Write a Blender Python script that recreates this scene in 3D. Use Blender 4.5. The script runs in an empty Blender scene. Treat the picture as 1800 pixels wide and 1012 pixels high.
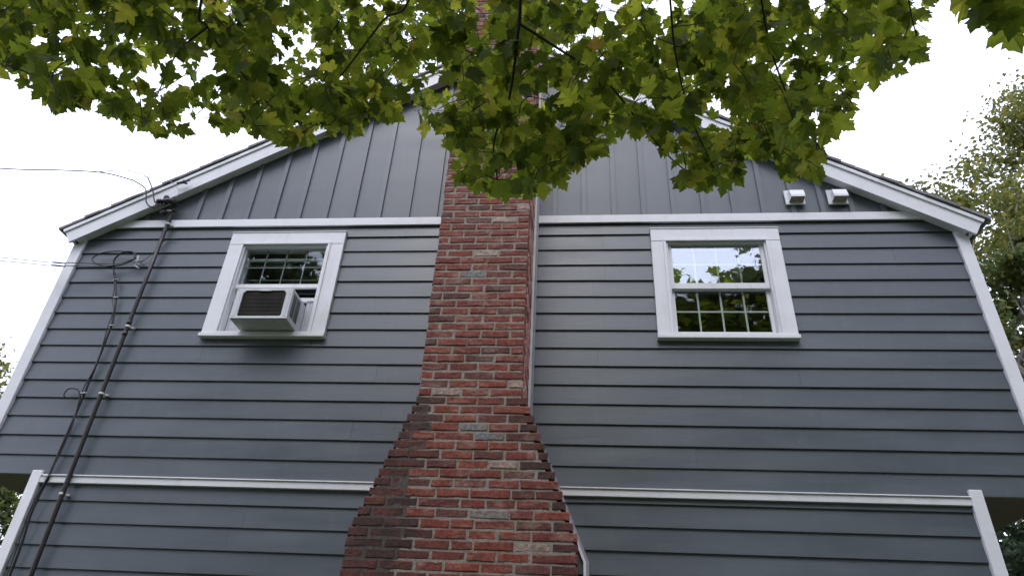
import bpy, bmesh, math, random
import numpy as np
from mathutils import Vector, Matrix

sc = bpy.context.scene
C = sc.collection
R = math.radians

# ------------------------------------------------------------------ camera
CAM = np.array([0.0, -5.4455, 1.6])
RT = np.array([0.99581, 0.07859, 0.04668]); UP = np.array([0.0024, -0.53302, 0.8461]); FW = np.array([-0.09138, 0.84244, 0.53098])
cd = bpy.data.cameras.new('camera'); cam = bpy.data.objects.new('camera', cd); C.objects.link(cam)
cd.sensor_width = 36; cd.lens = 24.0; cd.clip_start = 0.05; cd.clip_end = 3000
cam.matrix_world = Matrix(((RT[0], UP[0], -FW[0], CAM[0]), (RT[1], UP[1], -FW[1], CAM[1]), (RT[2], UP[2], -FW[2], CAM[2]), (0, 0, 0, 1)))
sc.camera = cam

# ------------------------------------------------------------------ sky, sun, exposure
SUN_EL, SUN_AZ = R(56), R(190)        # azimuth clockwise from +Y: high sun veiled by cloud, behind the camera
w = bpy.data.worlds.new('World'); sc.world = w; w.use_nodes = True
nt = w.node_tree; nt.nodes.clear()
sky = nt.nodes.new('ShaderNodeTexSky'); sky.sky_type = 'NISHITA'; sky.sun_disc = False
sky.sun_elevation = SUN_EL; sky.sun_rotation = SUN_AZ; sky.air_density = 1.0; sky.dust_density = 3.0
mixc = nt.nodes.new('ShaderNodeMix'); mixc.data_type = 'RGBA'; mixc.inputs[0].default_value = 0.86
mixc.inputs[7].default_value = (9.3, 9.8, 12.4, 1)      # even overcast cloud
bg = nt.nodes.new('ShaderNodeBackground'); bg.inputs[1].default_value = 0.12
wo = nt.nodes.new('ShaderNodeOutputWorld')
nt.links.new(sky.outputs[0], mixc.inputs[6]); nt.links.new(mixc.outputs[2], bg.inputs[0]); nt.links.new(bg.outputs[0], wo.inputs[0])
sl = bpy.data.lights.new('sun', 'SUN'); sl.energy = 0.7; sl.angle = R(30); sl.color = (1, 0.96, 0.9)
so = bpy.data.objects.new('sun', sl); C.objects.link(so); so.location = (5, -8, 20)
sd = Vector((math.sin(SUN_AZ) * math.cos(SUN_EL), math.cos(SUN_AZ) * math.cos(SUN_EL), math.sin(SUN_EL)))
so.rotation_euler = sd.to_track_quat('Z', 'Y').to_euler()
vs = sc.view_settings; vs.view_transform = 'Standard'; vs.look = 'None'; vs.gamma = 1; vs.use_curve_mapping = False; vs.exposure = 0.95
sc.cycles.max_bounces = 8; sc.cycles.transparent_max_bounces = 12; sc.cycles.use_denoising = True

rng = random.Random(7)
nr = np.random.RandomState(11)

# ------------------------------------------------------------------ material helpers
def mat(name):
    m = bpy.data.materials.new(name); m.use_nodes = True
    return m, m.node_tree.nodes, m.node_tree.links, m.node_tree.nodes['Principled BSDF']
def N(nodes, t, **kw):
    n = nodes.new(t)
    for k, v in kw.items(): setattr(n, k, v)
    return n
def noise(nodes, links, scale, detail=4, rough=0.55, vec=None, stretch=None, coord='Object'):
    tc = N(nodes, 'ShaderNodeTexCoord'); mp = N(nodes, 'ShaderNodeMapping')
    if coord == 'World':
        g = N(nodes, 'ShaderNodeNewGeometry'); links.new(g.outputs['Position'], mp.inputs[0])
    else: links.new(tc.outputs[coord], mp.inputs[0])
    if stretch: mp.inputs[3].default_value = stretch
    n = N(nodes, 'ShaderNodeTexNoise'); n.inputs['Scale'].default_value = scale; n.inputs['Detail'].default_value = detail; n.inputs['Roughness'].default_value = rough
    links.new(mp.outputs[0], n.inputs['Vector'])
    return n
def ramp(nodes, links, fac, stops):
    r = N(nodes, 'ShaderNodeValToRGB'); e = r.color_ramp.elements
    while len(e) < len(stops): e.new(0.5)
    for el, (p, c) in zip(e, stops): el.position = p; el.color = c if len(c) == 4 else (*c, 1)
    links.new(fac, r.inputs[0]); return r
def mixrgb(nodes, links, a, b, fac, mode='MIX'):
    m = N(nodes, 'ShaderNodeMix', data_type='RGBA', blend_type=mode)
    for s, i in ((fac, 0), (a, 6), (b, 7)):
        if hasattr(s, 'links'): links.new(s, m.inputs[i])
        else: m.inputs[i].default_value = s if i == 0 else (*s, 1)
    return m.outputs[2]
def bump(nodes, links, h, bs, strength=0.2, dist=0.01):
    b = N(nodes, 'ShaderNodeBump'); b.inputs['Strength'].default_value = strength; b.inputs['Distance'].default_value = dist
    links.new(h, b.inputs['Height']); links.new(b.outputs[0], bs.inputs['Normal'])
def objrand(nodes):
    return N(nodes, 'ShaderNodeObjectInfo').outputs['Random']

def paint(name, col, rough=0.5, var=0.12, grain=(1.2, 30, 30), bumpy=0.15, dirt=0.0, dirtcol=(0.3, 0.27, 0.22)):
    m, n, l, b = mat(name)
    a = noise(n, l, 2.2, 5, vec=None, stretch=(0.5, 1, 2.2), coord='World')
    g = noise(n, l, 6, 4, stretch=grain, coord='World')
    lo = tuple(c * (1 - var) for c in col); hi = tuple(c * (1 + var * 0.7) for c in col)
    r = ramp(n, l, a.outputs[0], [(0.3, lo), (0.7, hi)])
    r2 = ramp(n, l, g.outputs[0], [(0.3, (1 - var * 0.8,) * 3), (0.7, (1.0,) * 3)])
    c = mixrgb(n, l, r.outputs[0], r2.outputs[0], 1.0, 'MULTIPLY')
    rr = ramp(n, l, objrand(n), [(0, (0.93,) * 3), (1, (1.05,) * 3)])
    c = mixrgb(n, l, c, rr.outputs[0], 1.0, 'MULTIPLY')
    if dirt:
        d = noise(n, l, 9, 6, 0.7, stretch=(1, 1, 0.35), coord='World')
        dr = ramp(n, l, d.outputs[0], [(0.52, (0, 0, 0)), (0.75, (dirt,) * 3)])
        c = mixrgb(n, l, c, dirtcol, dr.outputs[0])
    l.new(c, b.inputs['Base Color']); b.inputs['Roughness'].default_value = rough
    rn = ramp(n, l, a.outputs[0], [(0.3, (rough - 0.06,) * 3), (0.7, (rough + 0.08,) * 3)]); l.new(rn.outputs[0], b.inputs['Roughness'])
    bump(n, l, g.outputs[0], b, bumpy, 0.004)
    return m

M = {}
M['siding'] = paint('grey_siding_paint', (0.089, 0.107, 0.122), 0.36, 0.13, (0.5, 20, 24), 0.22, 0.12, (0.2, 0.2, 0.19))
M['gable'] = paint('grey_paint_lit_gable', (0.118, 0.138, 0.158), 0.38, 0.12, (26, 26, 0.6), 0.25, 0.1, (0.22, 0.22, 0.21))  # siding's grey paint made lighter, the gable's stronger light put into the colour
M['white'] = paint('white_trim_paint', (0.74, 0.75, 0.78), 0.45, 0.05, (1, 18, 18), 0.10, 0.25, (0.42, 0.38, 0.3))
M['vinyl'] = paint('white_vinyl', (0.72, 0.73, 0.75), 0.35, 0.04, (3, 3, 3), 0.05, 0.3, (0.36, 0.33, 0.26))
M['soffit'] = paint('brown_soffit', (0.105, 0.062, 0.042), 0.7, 0.2, (8, 1, 8), 0.2)
M['interior'] = paint('dark_room', (0.06, 0.055, 0.05), 0.8, 0.1)
M['deck'] = paint('dark_drip_edge', (0.03, 0.03, 0.033), 0.6, 0.1)
M['alu'] = paint('grey_flashing', (0.28, 0.29, 0.31), 0.4, 0.08, (3, 3, 1), 0.05, 0.3, (0.12, 0.11, 0.1))
M['black'] = paint('black_cable', (0.012, 0.012, 0.013), 0.5, 0.1)
M['pipe'] = paint('weathered_conduit', (0.018, 0.016, 0.016), 0.5, 0.3, (4, 4, 1), 0.1, 0.4, (0.05, 0.03, 0.026))
M['steel'] = paint('galvanised_strap', (0.5, 0.5, 0.49), 0.35, 0.1)
M['wire'] = paint('bare_wire', (0.42, 0.42, 0.42), 0.4, 0.1)
M['acwhite'] = paint('appliance_enamel', (0.62, 0.64, 0.66), 0.35, 0.05, (3, 3, 3), 0.03, 0.35, (0.28, 0.25, 0.2))
M['coil'] = paint('dusty_condenser_fins', (0.085, 0.072, 0.064), 0.6, 0.35, (20, 2, 2), 0.2, 0.6, (0.16, 0.13, 0.10))
M['accordion'] = paint('accordion_panel', (0.55, 0.57, 0.6), 0.5, 0.06, (30, 3, 1), 0.2, 0.3, (0.3, 0.3, 0.3))
M['bark'] = paint('bark', (0.075, 0.06, 0.05), 0.85, 0.35, (6, 6, 1.5), 0.6)
M['twig'] = paint('dark_twig', (0.035, 0.024, 0.018), 0.7, 0.3, (6, 6, 6), 0.3)
M['palebark'] = paint('pale_dead_bark', (0.34, 0.31, 0.28), 0.85, 0.25, (6, 6, 1.5), 0.5)
m, n, l, b = mat('hood_louvre'); b.inputs['Base Color'].default_value = (0.34, 0.28, 0.2, 1); b.inputs['Roughness'].default_value = 0.6
M['louvre'] = m

# perforated side of the appliance
m, n, l, b = mat('perforated_enamel')
tc = N(n, 'ShaderNodeTexCoord'); v = N(n, 'ShaderNodeTexVoronoi'); v.inputs['Scale'].default_value = 70; v.inputs['Randomness'].default_value = 0.15
l.new(tc.outputs['Object'], v.inputs['Vector'])
r = ramp(n, l, v.outputs['Distance'], [(0.52, (0.02, 0.02, 0.02)), (0.66, (0.5, 0.51, 0.53))]); l.new(r.outputs[0], b.inputs['Base Color']); b.inputs['Roughness'].default_value = 0.4
M['perf'] = m

# roof shingles
m, n, l, b = mat('asphalt_shingle')
a = noise(n, l, 120, 3, coord='World'); r = ramp(n, l, a.outputs[0], [(0.3, (0.15, 0.145, 0.155)), (0.7, (0.28, 0.27, 0.285))])
rr = ramp(n, l, objrand(n), [(0, (0.75,) * 3), (1, (1.15,) * 3)]); l.new(mixrgb(n, l, r.outputs[0], rr.outputs[0], 1.0, 'MULTIPLY'), b.inputs['Base Color'])
b.inputs['Roughness'].default_value = 0.9; bump(n, l, a.outputs[0], b, 0.5, 0.004); M['shingle'] = m

# glass: reflective coated double glazing over a dark room
def glass(name, refl, wav):
    m, n, l, b = mat(name); n.remove(b)
    out = n['Material Output']
    t = N(n, 'ShaderNodeBsdfTransparent'); t.inputs[0].default_value = (0.86, 0.89, 0.88, 1)
    g = N(n, 'ShaderNodeBsdfGlossy'); g.inputs['Roughness'].default_value = 0.015; g.inputs[0].default_value = (0.93, 0.97, 1, 1)
    lw = N(n, 'ShaderNodeLayerWeight'); pw = N(n, 'ShaderNodeMath', operation='POWER'); pw.inputs[1].default_value = 4.0; l.new(lw.outputs['Facing'], pw.inputs[0])
    ma = N(n, 'ShaderNodeMath', operation='MULTIPLY_ADD'); ma.inputs[1].default_value = 0.6; ma.inputs[2].default_value = refl; ma.use_clamp = True
    l.new(pw.outputs[0], ma.inputs[0])
    nz = noise(n, l, 2.6, 2, 0.5, coord='World'); bp = N(n, 'ShaderNodeBump'); bp.inputs['Strength'].default_value = wav; bp.inputs['Distance'].default_value = 0.05
    l.new(nz.outputs[0], bp.inputs['Height']); l.new(bp.outputs[0], g.inputs['Normal'])
    mx = N(n, 'ShaderNodeMixShader'); l.new(ma.outputs[0], mx.inputs[0]); l.new(t.outputs[0], mx.inputs[1]); l.new(g.outputs[0], mx.inputs[2]); l.new(mx.outputs[0], out.inputs[0])
    return m
M['glass'] = glass('window_glass', 0.06, 0.02); M['glass_bright'] = glass('coated_window_glass', 0.24, 0.05)

# bricks
def brickmat(name, stops, white=0.5, wcol=(0.42, 0.36, 0.32), dark=0.0):
    m, n, l, b = mat(name)
    c = ramp(n, l, objrand(n), stops).outputs[0]
    isl = N(n, 'ShaderNodeNewGeometry').outputs['Random Per Island']
    c = mixrgb(n, l, c, ramp(n, l, isl, [(0, (0.72,) * 3), (1, (1.2,) * 3)]).outputs[0], 1.0, 'MULTIPLY')
    a = noise(n, l, 34, 5, 0.65, coord='World'); c = mixrgb(n, l, c, ramp(n, l, a.outputs[0], [(0.3, (0.45,) * 3), (0.65, (1.2,) * 3)]).outputs[0], 1.0, 'MULTIPLY')
    s = noise(n, l, 11, 7, 0.78, coord='World', stretch=(0.6, 1, 1.5)); f = ramp(n, l, s.outputs[0], [(0.50, (0, 0, 0)), (0.67, (white,) * 3)])
    c = mixrgb(n, l, c, wcol, f.outputs[0])
    if dark:
        d = noise(n, l, 5, 5, 0.7, coord='World'); f = ramp(n, l, d.outputs[0], [(0.32, (dark,) * 3), (0.66, (dark * 0.35,) * 3)])
        c = mixrgb(n, l, c, (0.022, 0.017, 0.014), f.outputs[0])
    l.new(c, b.inputs['Base Color']); b.inputs['Roughness'].default_value = 0.85
    bump(n, l, a.outputs[0], b, 0.9, 0.010)
    return m
REDS = [(0, (0.17, 0.034, 0.022)), (0.22, (0.215, 0.046, 0.025)), (0.45, (0.145, 0.032, 0.022)), (0.7, (0.195, 0.048, 0.029)), (0.88, (0.160, 0.037, 0.024)), (1, (0.115, 0.032, 0.025))]
M['brick'] = brickmat('red_brick', REDS, 0.68, (0.35, 0.22, 0.17))
M['brick_skylit'] = brickmat('skylit_flank_brick', [(0, (0.48, 0.21, 0.155)), (1, (0.58, 0.32, 0.25))], 0.8, (0.62, 0.5, 0.43))  # pale pink base stands in for skylight on the chimney's right flank
M['brick_stain'] = brickmat('stained_brick', REDS, 0.2, (0.16, 0.15, 0.12), 0.97)
M['brick_pale'] = brickmat('limewashed_brick', [(0, (0.36, 0.27, 0.215)), (1, (0.27, 0.19, 0.15))], 0.95, (0.22, 0.09, 0.065))
M['brick_grey'] = brickmat('paint_smeared_brick', [(0, (0.17, 0.185, 0.19)), (1, (0.20, 0.175, 0.15))], 0.95, (0.21, 0.09, 0.07))
M['brick_plum'] = brickmat('plum_brick', [(0, (0.085, 0.027, 0.019)), (1, (0.125, 0.044, 0.031))], 0.6, (0.30, 0.20, 0.155))
m, n, l, b = mat('lime_mortar')
a = noise(n, l, 60, 4, coord='World'); s = noise(n, l, 4, 5, 0.7, coord='World')
c = ramp(n, l, a.outputs[0], [(0.3, (0.19, 0.165, 0.14)), (0.7, (0.34, 0.305, 0.26))]).outputs[0]
c = mixrgb(n, l, c, (0.07, 0.058, 0.048), ramp(n, l, s.outputs[0], [(0.54, (0, 0, 0)), (0.76, (0.6,) * 3)]).outputs[0])
l.new(c, b.inputs['Base Color']); b.inputs['Roughness'].default_value = 0.95; bump(n, l, a.outputs[0], b, 0.8, 0.008); M['mortar'] = m

# leaves
def leafmat(name, stops, trans, tstops):
    m, n, l, b = mat(name); n.remove(b); out = n['Material Output']
    isl = N(n, 'ShaderNodeNewGeometry').outputs['Random Per Island']
    ad = N(n, 'ShaderNodeMath', operation='ADD'); fr = N(n, 'ShaderNodeMath', operation='FRACT')
    l.new(isl, ad.inputs[0]); l.new(objrand(n), ad.inputs[1]); l.new(ad.outputs[0], fr.inputs[0])
    a = noise(n, l, 38, 4, 0.6); v = ramp(n, l, a.outputs[0], [(0.3, (0.75,) * 3), (0.7, (1.1,) * 3)]).outputs[0]
    c1 = mixrgb(n, l, ramp(n, l, fr.outputs[0], stops).outputs[0], v, 1.0, 'MULTIPLY')
    c2 = mixrgb(n, l, ramp(n, l, fr.outputs[0], tstops).outputs[0], v, 1.0, 'MULTIPLY')
    d = N(n, 'ShaderNodeBsdfDiffuse'); t = N(n, 'ShaderNodeBsdfTranslucent'); g = N(n, 'ShaderNodeBsdfGlossy'); g.inputs['Roughness'].default_value = 0.5
    l.new(c1, d.inputs[0]); l.new(c2, t.inputs[0])
    m1 = N(n, 'ShaderNodeMixShader'); m1.inputs[0].default_value = trans; l.new(d.outputs[0], m1.inputs[1]); l.new(t.outputs[0], m1.inputs[2])
    m2 = N(n, 'ShaderNodeMixShader'); m2.inputs[0].default_value = 0.022; l.new(m1.outputs[0], m2.inputs[1]); l.new(g.outputs[0], m2.inputs[2]); l.new(m2.outputs[0], out.inputs[0])
    return m
M['leaf'] = leafmat('maple_leaf',
    [(0, (0.050, 0.080, 0.014)), (0.6, (0.075, 0.115, 0.018)), (0.9, (0.11, 0.15, 0.022)), (0.992, (0.14, 0.16, 0.025)), (1, (0.16, 0.11, 0.03))], 0.6,
    [(0, (0.13, 0.19, 0.014)), (0.45, (0.25, 0.33, 0.028)), (0.8, (0.44, 0.50, 0.045)), (0.992, (0.55, 0.54, 0.06)), (1, (0.36, 0.22, 0.04))])
def fartree(nm, a, b_, c):
    return leafmat(nm, [(0, a), (0.6, b_), (1, c)], 0.4, [(0, tuple(x * 1.5 for x in a)), (0.6, tuple(x * 1.5 for x in b_)), (1, tuple(x * 1.5 for x in c))])
M['far_olive'] = fartree('olive_foliage', (0.08, 0.10, 0.025), (0.14, 0.155, 0.034), (0.26, 0.22, 0.05))
M['far_green'] = fartree('green_foliage', (0.05, 0.075, 0.024), (0.09, 0.12, 0.03), (0.16, 0.165, 0.045))
M['far_dark'] = fartree('dark_foliage', (0.025, 0.045, 0.022), (0.045, 0.07, 0.035), (0.07, 0.095, 0.05))
m, n, l, b = mat('lawn'); a = noise(n, l, 0.8, 6, coord='World'); r = ramp(n, l, a.outputs[0], [(0.3, (0.035, 0.055, 0.015)), (0.7, (0.075, 0.095, 0.03))])
l.new(r.outputs[0], b.inputs['Base Color']); b.inputs['Roughness'].default_value = 0.95; M['lawn'] = m

# ------------------------------------------------------------------ geometry helpers
def link(name, me, m, parent=None):
    o = bpy.data.objects.new(name, me)
    if m and not me.materials: me.materials.append(m)
    C.objects.link(o)
    if parent: o.parent = parent
    return o
def thing(name, label, cat, loc=(0, 0, 0), group=None):
    o = bpy.data.objects.new(name, None); C.objects.link(o); o.location = loc; o.empty_display_size = 0.2
    o['label'] = label; o['category'] = cat
    if group: o['group'] = group
    return o
def tag(o, label, cat, group=None):
    o['label'] = label; o['category'] = cat
    if group: o['group'] = group
    return o
def bm_box(bm, x0, x1, y0, y1, z0, z1, bev=0.0):
    vs_ = [bm.verts.new(p) for p in ((x0, y0, z0), (x1, y0, z0), (x1, y1, z0), (x0, y1, z0), (x0, y0, z1), (x1, y0, z1), (x1, y1, z1), (x0, y1, z1))]
    fs = [bm.faces.new([vs_[i] for i in f]) for f in ((0, 3, 2, 1), (4, 5, 6, 7), (0, 1, 5, 4), (1, 2, 6, 5), (2, 3, 7, 6), (3, 0, 4, 7))]
    if bev:
        ed = list({e for f in fs for e in f.edges})
        bmesh.ops.bevel(bm, geom=ed, offset=bev, segments=1, affect='EDGES')
def bm_prism(bm, pts, y0, y1):
    """polygon of (x, z) points extruded from y0 to y1"""
    if len(pts) < 3: pts = [pts[0], pts[1], ((pts[0][0] + pts[1][0]) / 2, pts[0][1] + 0.004)]
    a = [bm.verts.new((x, y0, z)) for x, z in pts]; b_ = [bm.verts.new((x, y1, z)) for x, z in pts]
    bm.faces.new(a); bm.faces.new(b_[::-1]); k = len(pts)
    for i in range(k): bm.faces.new((a[i], b_[i], b_[(i + 1) % k], a[(i + 1) % k]))
def finish(bm, name, m, parent=None, smooth=False):
    bmesh.ops.recalc_face_normals(bm, faces=bm.faces)
    me = bpy.data.meshes.new(name); bm.to_mesh(me); bm.free()
    if smooth: me.polygons.foreach_set('use_smooth', [True] * len(me.polygons))
    return link(name, me, m, parent)
def box(name, m, parent, x0, x1, y0, y1, z0, z1, bev=0.0):
    bm = bmesh.new(); bm_box(bm, x0, x1, y0, y1, z0, z1, bev); return finish(bm, name, m, parent)
def prism(name, m, parent, pts, y0, y1):
    bm = bmesh.new(); bm_prism(bm, pts, y0, y1); return finish(bm, name, m, parent)
class Tubes:
    def __init__(s): s.v = []; s.f = []
    def add(s, pts, radii, seg=6):
        P = [Vector(p) for p in pts]
        if not hasattr(radii, '__len__'): radii = [radii] * len(P)
        base = len(s.v); ref = Vector((0.31, 0.27, 0.91))
        for i, p in enumerate(P):
            t = (P[min(i + 1, len(P) - 1)] - P[max(i - 1, 0)])
            if t.length < 1e-9: t = Vector((0, 0, 1))
            t.normalize(); a = t.cross(ref)
            if a.length < 0.05: a = t.cross(Vector((1, 0, 0)))
            a.normalize(); b_ = t.cross(a)
            for k in range(seg):
                q = 2 * math.pi * k / seg; s.v.append(tuple(p + (a * math.cos(q) + b_ * math.sin(q)) * radii[i]))
        for i in range(len(P) - 1):
            for k in range(seg):
                k2 = (k + 1) % seg; o = base + i * seg
                s.f.append((o + k, o + k2, o + seg + k2, o + seg + k))
        s.f.append(tuple(base + k for k in range(seg))[::-1]); o = base + (len(P) - 1) * seg; s.f.append(tuple(o + k for k in range(seg)))
    def build(s, name, m, parent=None):
        me = bpy.data.meshes.new(name); me.from_pydata(s.v, [], s.f); me.polygons.foreach_set('use_smooth', [True] * len(me.polygons)); me.update()
        return link(name, me, m, parent)
def spline(pts, n=6):
    P = [np.array(p, float) for p in pts]; P = [2 * P[0] - P[1]] + P + [2 * P[-1] - P[-2]]; out = []
    for i in range(1, len(P) - 2):
        for t in np.linspace(0, 1, n, endpoint=False):
            a, b_, c, d = P[i - 1:i + 3]
            out.append(0.5 * (2 * b_ + (c - a) * t + (2 * a - 5 * b_ + 4 * c - d) * t * t + (3 * b_ - a - 3 * c + d) * t ** 3))
    out.append(P[-2]); return [tuple(p) for p in out]
def tube(name, m, parent, pts, r, seg=8):
    t = Tubes(); t.add(pts, r, seg); return t.build(name, m, parent)

# ------------------------------------------------------------------ ground
bm = bmesh.new(); S = 900
bm.faces.new([bm.verts.new(p) for p in ((-S, -S, 0), (S, -S, 0), (S, S, 0), (-S, S, 0))])
g = finish(bm, 'ground', M['lawn']); g['kind'] = 'structure'

# ------------------------------------------------------------------ house
XL, XR = -5.11, 3.54            # inner edges of the upper corner boards
LXL, LXR = -4.522, 2.957        # inner edges of the lower corner boards
XC, APEX, SLOPE = -0.775, 8.28, 0.615
TH = math.atan(SLOPE); CT, ST = math.cos(TH), math.sin(TH)
EXPO, Z0 = 0.178, 5.65
DEPTH = 7.0
house = thing('house', 'two storey grey clapboard house with white trim and low gable roof', 'house', (XC, 0, 0))
def H(o):
    """parent to the house keeping world coordinates"""
    o.parent = house; o.matrix_parent_inverse = Matrix.Translation((-XC, 0, 0)); return o
def zlow(x): return APEX - SLOPE * abs(x - XC)

WIN = {'L': (-3.363, -2.465, 4.535, 5.547), 'R': (0.869, 1.812, 4.535, 5.545)}
# sheathing behind the siding, built around the two window openings
bm = bmesh.new()
def rect(x0, x1, z0, z1, y0=0.03, y1=0.12): bm_box(bm, x0, x1, y0, y1, z0, z1)
WZ0, WZ1 = 4.50, 5.58
xs = [XL - 0.08, WIN['L'][0] - 0.02, WIN['L'][1] + 0.02, WIN['R'][0] - 0.02, WIN['R'][1] + 0.02, XR + 0.08]
rect(xs[0], xs[-1], 3.18, WZ0); rect(xs[0], xs[-1], WZ1, 5.80)
for a, b_ in ((0, 1), (2, 3), (4, 5)): rect(xs[a], xs[b_], WZ0 + 0.0005, WZ1 - 0.0005)
bm_prism(bm, [(XL - 0.05, 5.801), (XR + 0.05, 5.801), (XC + 0.02, APEX + 0.12), (XC - 0.02, APEX + 0.12)], 0.03, 0.12)
bm_box(bm, LXL - 0.06, LXR + 0.06, 0.03, 0.12, 0.0, 3.16)
# the side and rear walls
for x0, x1, z0, z1 in ((XL - 0.09, XL - 0.03, 3.19, 5.75), (XR + 0.03, XR + 0.09, 3.19, 5.75), (LXL - 0.07, LXL - 0.02, 0.0, 3.16), (LXR + 0.02, LXR + 0.07, 0.0, 3.16)):
    bm_box(bm, x0, x1, 0.125, DEPTH, z0, z1)
bm_box(bm, XL - 0.03, XR + 0.03, DEPTH - 0.1, DEPTH - 0.02, 0.01, 5.74)
H(finish(bm, 'wall', M['siding']))
# dark rooms behind the two windows
for x0, x1 in ((-4.6, -1.7), (0.2, 3.0)):
    bm = bmesh.new(); bm_box(bm, x0, x1, 2.6, 2.65, 3.6, 6.1); bm_box(bm, x0, x0 + 0.04, 0.125, 2.6, 3.6, 6.1); bm_box(bm, x1 - 0.04, x1, 0.125, 2.6, 3.6, 6.1)
    bm_box(bm, x0 + 0.04, x1 - 0.04, 0.125, 2.6, 6.06, 6.1); bm_box(bm, x0 + 0.04, x1 - 0.04, 0.125, 2.6, 3.6, 3.64)
    H(finish(bm, 'interior_wall', M['interior']))

def clap(x0, x1, zb, zt, zfull=None):
    """one clapboard: wedge, thick butt below; zt may be cut under a casing"""
    if x1 - x0 < 0.02: return
    k = (zt - zb) / (EXPO + 0.02)
    yf = 0.0175 * k; dz = rng.uniform(-0.0012, 0.0012); y0 = rng.uniform(-0.001, 0.001)
    bm = bmesh.new(); g_ = 0.0006
    prof = [(y0, zb + 0.003), (y0 + 0.003, zb), (y0 + 0.0135, zb), (y0 + 0.0225, zt), (y0 + yf, zt)]
    if k < 0.9: prof[3] = (y0 + max(0.018, yf + 0.004), zt)
    a = [bm.verts.new((x0 + g_, y, z + dz)) for y, z in prof]; b_ = [bm.verts.new((x1 - g_, y, z + dz)) for y, z in prof]
    bm.faces.new(a); bm.faces.new(b_[::-1])
    for i in range(5): bm.faces.new((a[i], b_[i], b_[(i + 1) % 5], a[(i + 1) % 5]))
    H(finish(bm, 'clapboard', M['siding']))
def course(x0, x1, zb, zt, seed):
    r = random.Random(seed); cuts = [x0]; x = x0 + r.choice((0.9, 1.7, 2.5, 3.3)) + r.uniform(-0.2, 0.2)
    while x < x1 - 0.5: cuts.append(x); x += 3.66
    cuts.append(x1)
    spans = list(zip(cuts[:-1], cuts[1:]))
    for wn in WIN.values():
        wx0, wx1, wz0, wz1 = wn[0] - 0.03, wn[1] + 0.03, wn[2] - 0.02, wn[3] + 0.02
        if zb >= wz1 or zt <= wz0: continue
        out = []
        for a, b_ in spans:
            if b_ <= wx0 or a >= wx1: out.append((a, b_)); continue
            if a < wx0: out.append((a, wx0))
            if b_ > wx1: out.append((wx1, b_))
        spans = out
        if zb < wz0 - 0.03: clap(wx0, wx1, zb, wz0)
        if zt > wz1 + 0.03 and zb < wz1 and zb + EXPO > wz1: clap(wx0, wx1, wz1, zt)
    for a, b_ in spans: clap(a, b_, zb, zt)
for i in range(15):
    zb = Z0 - EXPO * i if i < 14 else 3.166
    course(XL, XR, zb, min(zb + EXPO + 0.02, 5.80) if i < 14 else 3.336 + 0.02, i)
for side, zs in ((0, 2.952), (1, 3.046)):
    k = 0; top = 3.10
    while zs - 0.176 * k > -0.1:
        zb = max(zs - 0.176 * k, 0.02); zt = min(zb + 0.196, top)
        if side == 0: course(LXL, -0.9, zb, zt, 100 + k)
        else: course(-0.9, LXR, zb, zt, 200 + k)
        k += 1

# gable board and batten
bl = [-4.795, -4.518, -4.25, -3.98, -3.706, -3.422, -3.133, -2.853, -2.566, -2.278, -1.995, -1.694, -1.403]
br = [-0.222, 0.074, 0.372, 0.666, 0.962, 1.256, 1.547, 1.83, 2.117, 2.391, 2.667, 2.959, 3.222]
cent = [x - 0.024 for x in bl] + [x + 0.024 for x in br]
def clipped(x0, x1, zb, off):
    t0, t1 = zlow(x0) + off, zlow(x1) + off
    if x0 < XC < x1: return [(x0, zb), (x1, zb), (x1, t1), (XC, APEX + off), (x0, t0)]
    pts = [(x0, zb), (x1, zb)]
    if t1 > zb: pts.append((x1, t1))
    else: pts[1] = (XC + (APEX + off - zb) / SLOPE, zb)
    if t0 > zb: pts.append((x0, t0))
    else: pts[0] = (XC - (APEX + off - zb) / SLOPE, zb)
    return pts
edges = [-5.05] + cent[:13] + [-0.775] + cent[13:] + [3.5]
for a, b_ in zip(edges[:-1], edges[1:]):
    dy = rng.uniform(-0.0012, 0.0012)
    H(prism('gable_panel', M['gable'], None, clipped(a + 0.001, b_ - 0.001, 5.84, 0.06), 0.012 + dy, 0.029))
for c in cent:
    H(prism('batten', M['gable'], None, clipped(c - 0.024, c + 0.024, 5.884, 0.05), -0.009 + rng.uniform(-0.001, 0.001), 0.0095))

# white trim
H(box('frieze_board', M['white'], None, -5.0, -1.1, -0.022, 0.0, 5.784, 5.878, 0.003)); H(box('frieze_board', M['white'], None, -0.37, 3.43, -0.022, 0.0, 5.784, 5.878, 0.003))
for x0, x1 in ((LXL + 0.001, -1.3), (-0.12, LXR - 0.001)):
    H(box('belt_board', M['white'], None, x0, x1, -0.022, 0.028, 3.092, 3.148, 0.003))
    H(box('drip_cap', M['white'], None, x0, x1, -0.034, 0.028, 3.1485, 3.160, 0.003))
def corner(x0, x1, z0, z1):
    H(box('corner_board', M['white'], None, x0, x1, -0.024, 0.12, z0, z1, 0.004))
corner(XL - 0.115, XL, 3.175, 5.70); corner(XR, XR + 0.105, 3.175, 5.70)
corner(LXL - 0.095, LXL, 0.0, 3.195); corner(LXR, LXR + 0.095, 0.0, 3.212)
# undersides of the overhanging upper storey
for x0, x1 in ((XL - 0.11, LXL - 0.096), (LXR + 0.096, XR + 0.10)):
    H(box('overhang_soffit', M['soffit'], None, x0, x1, 0.018, DEPTH, 3.168, 3.186))

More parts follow.
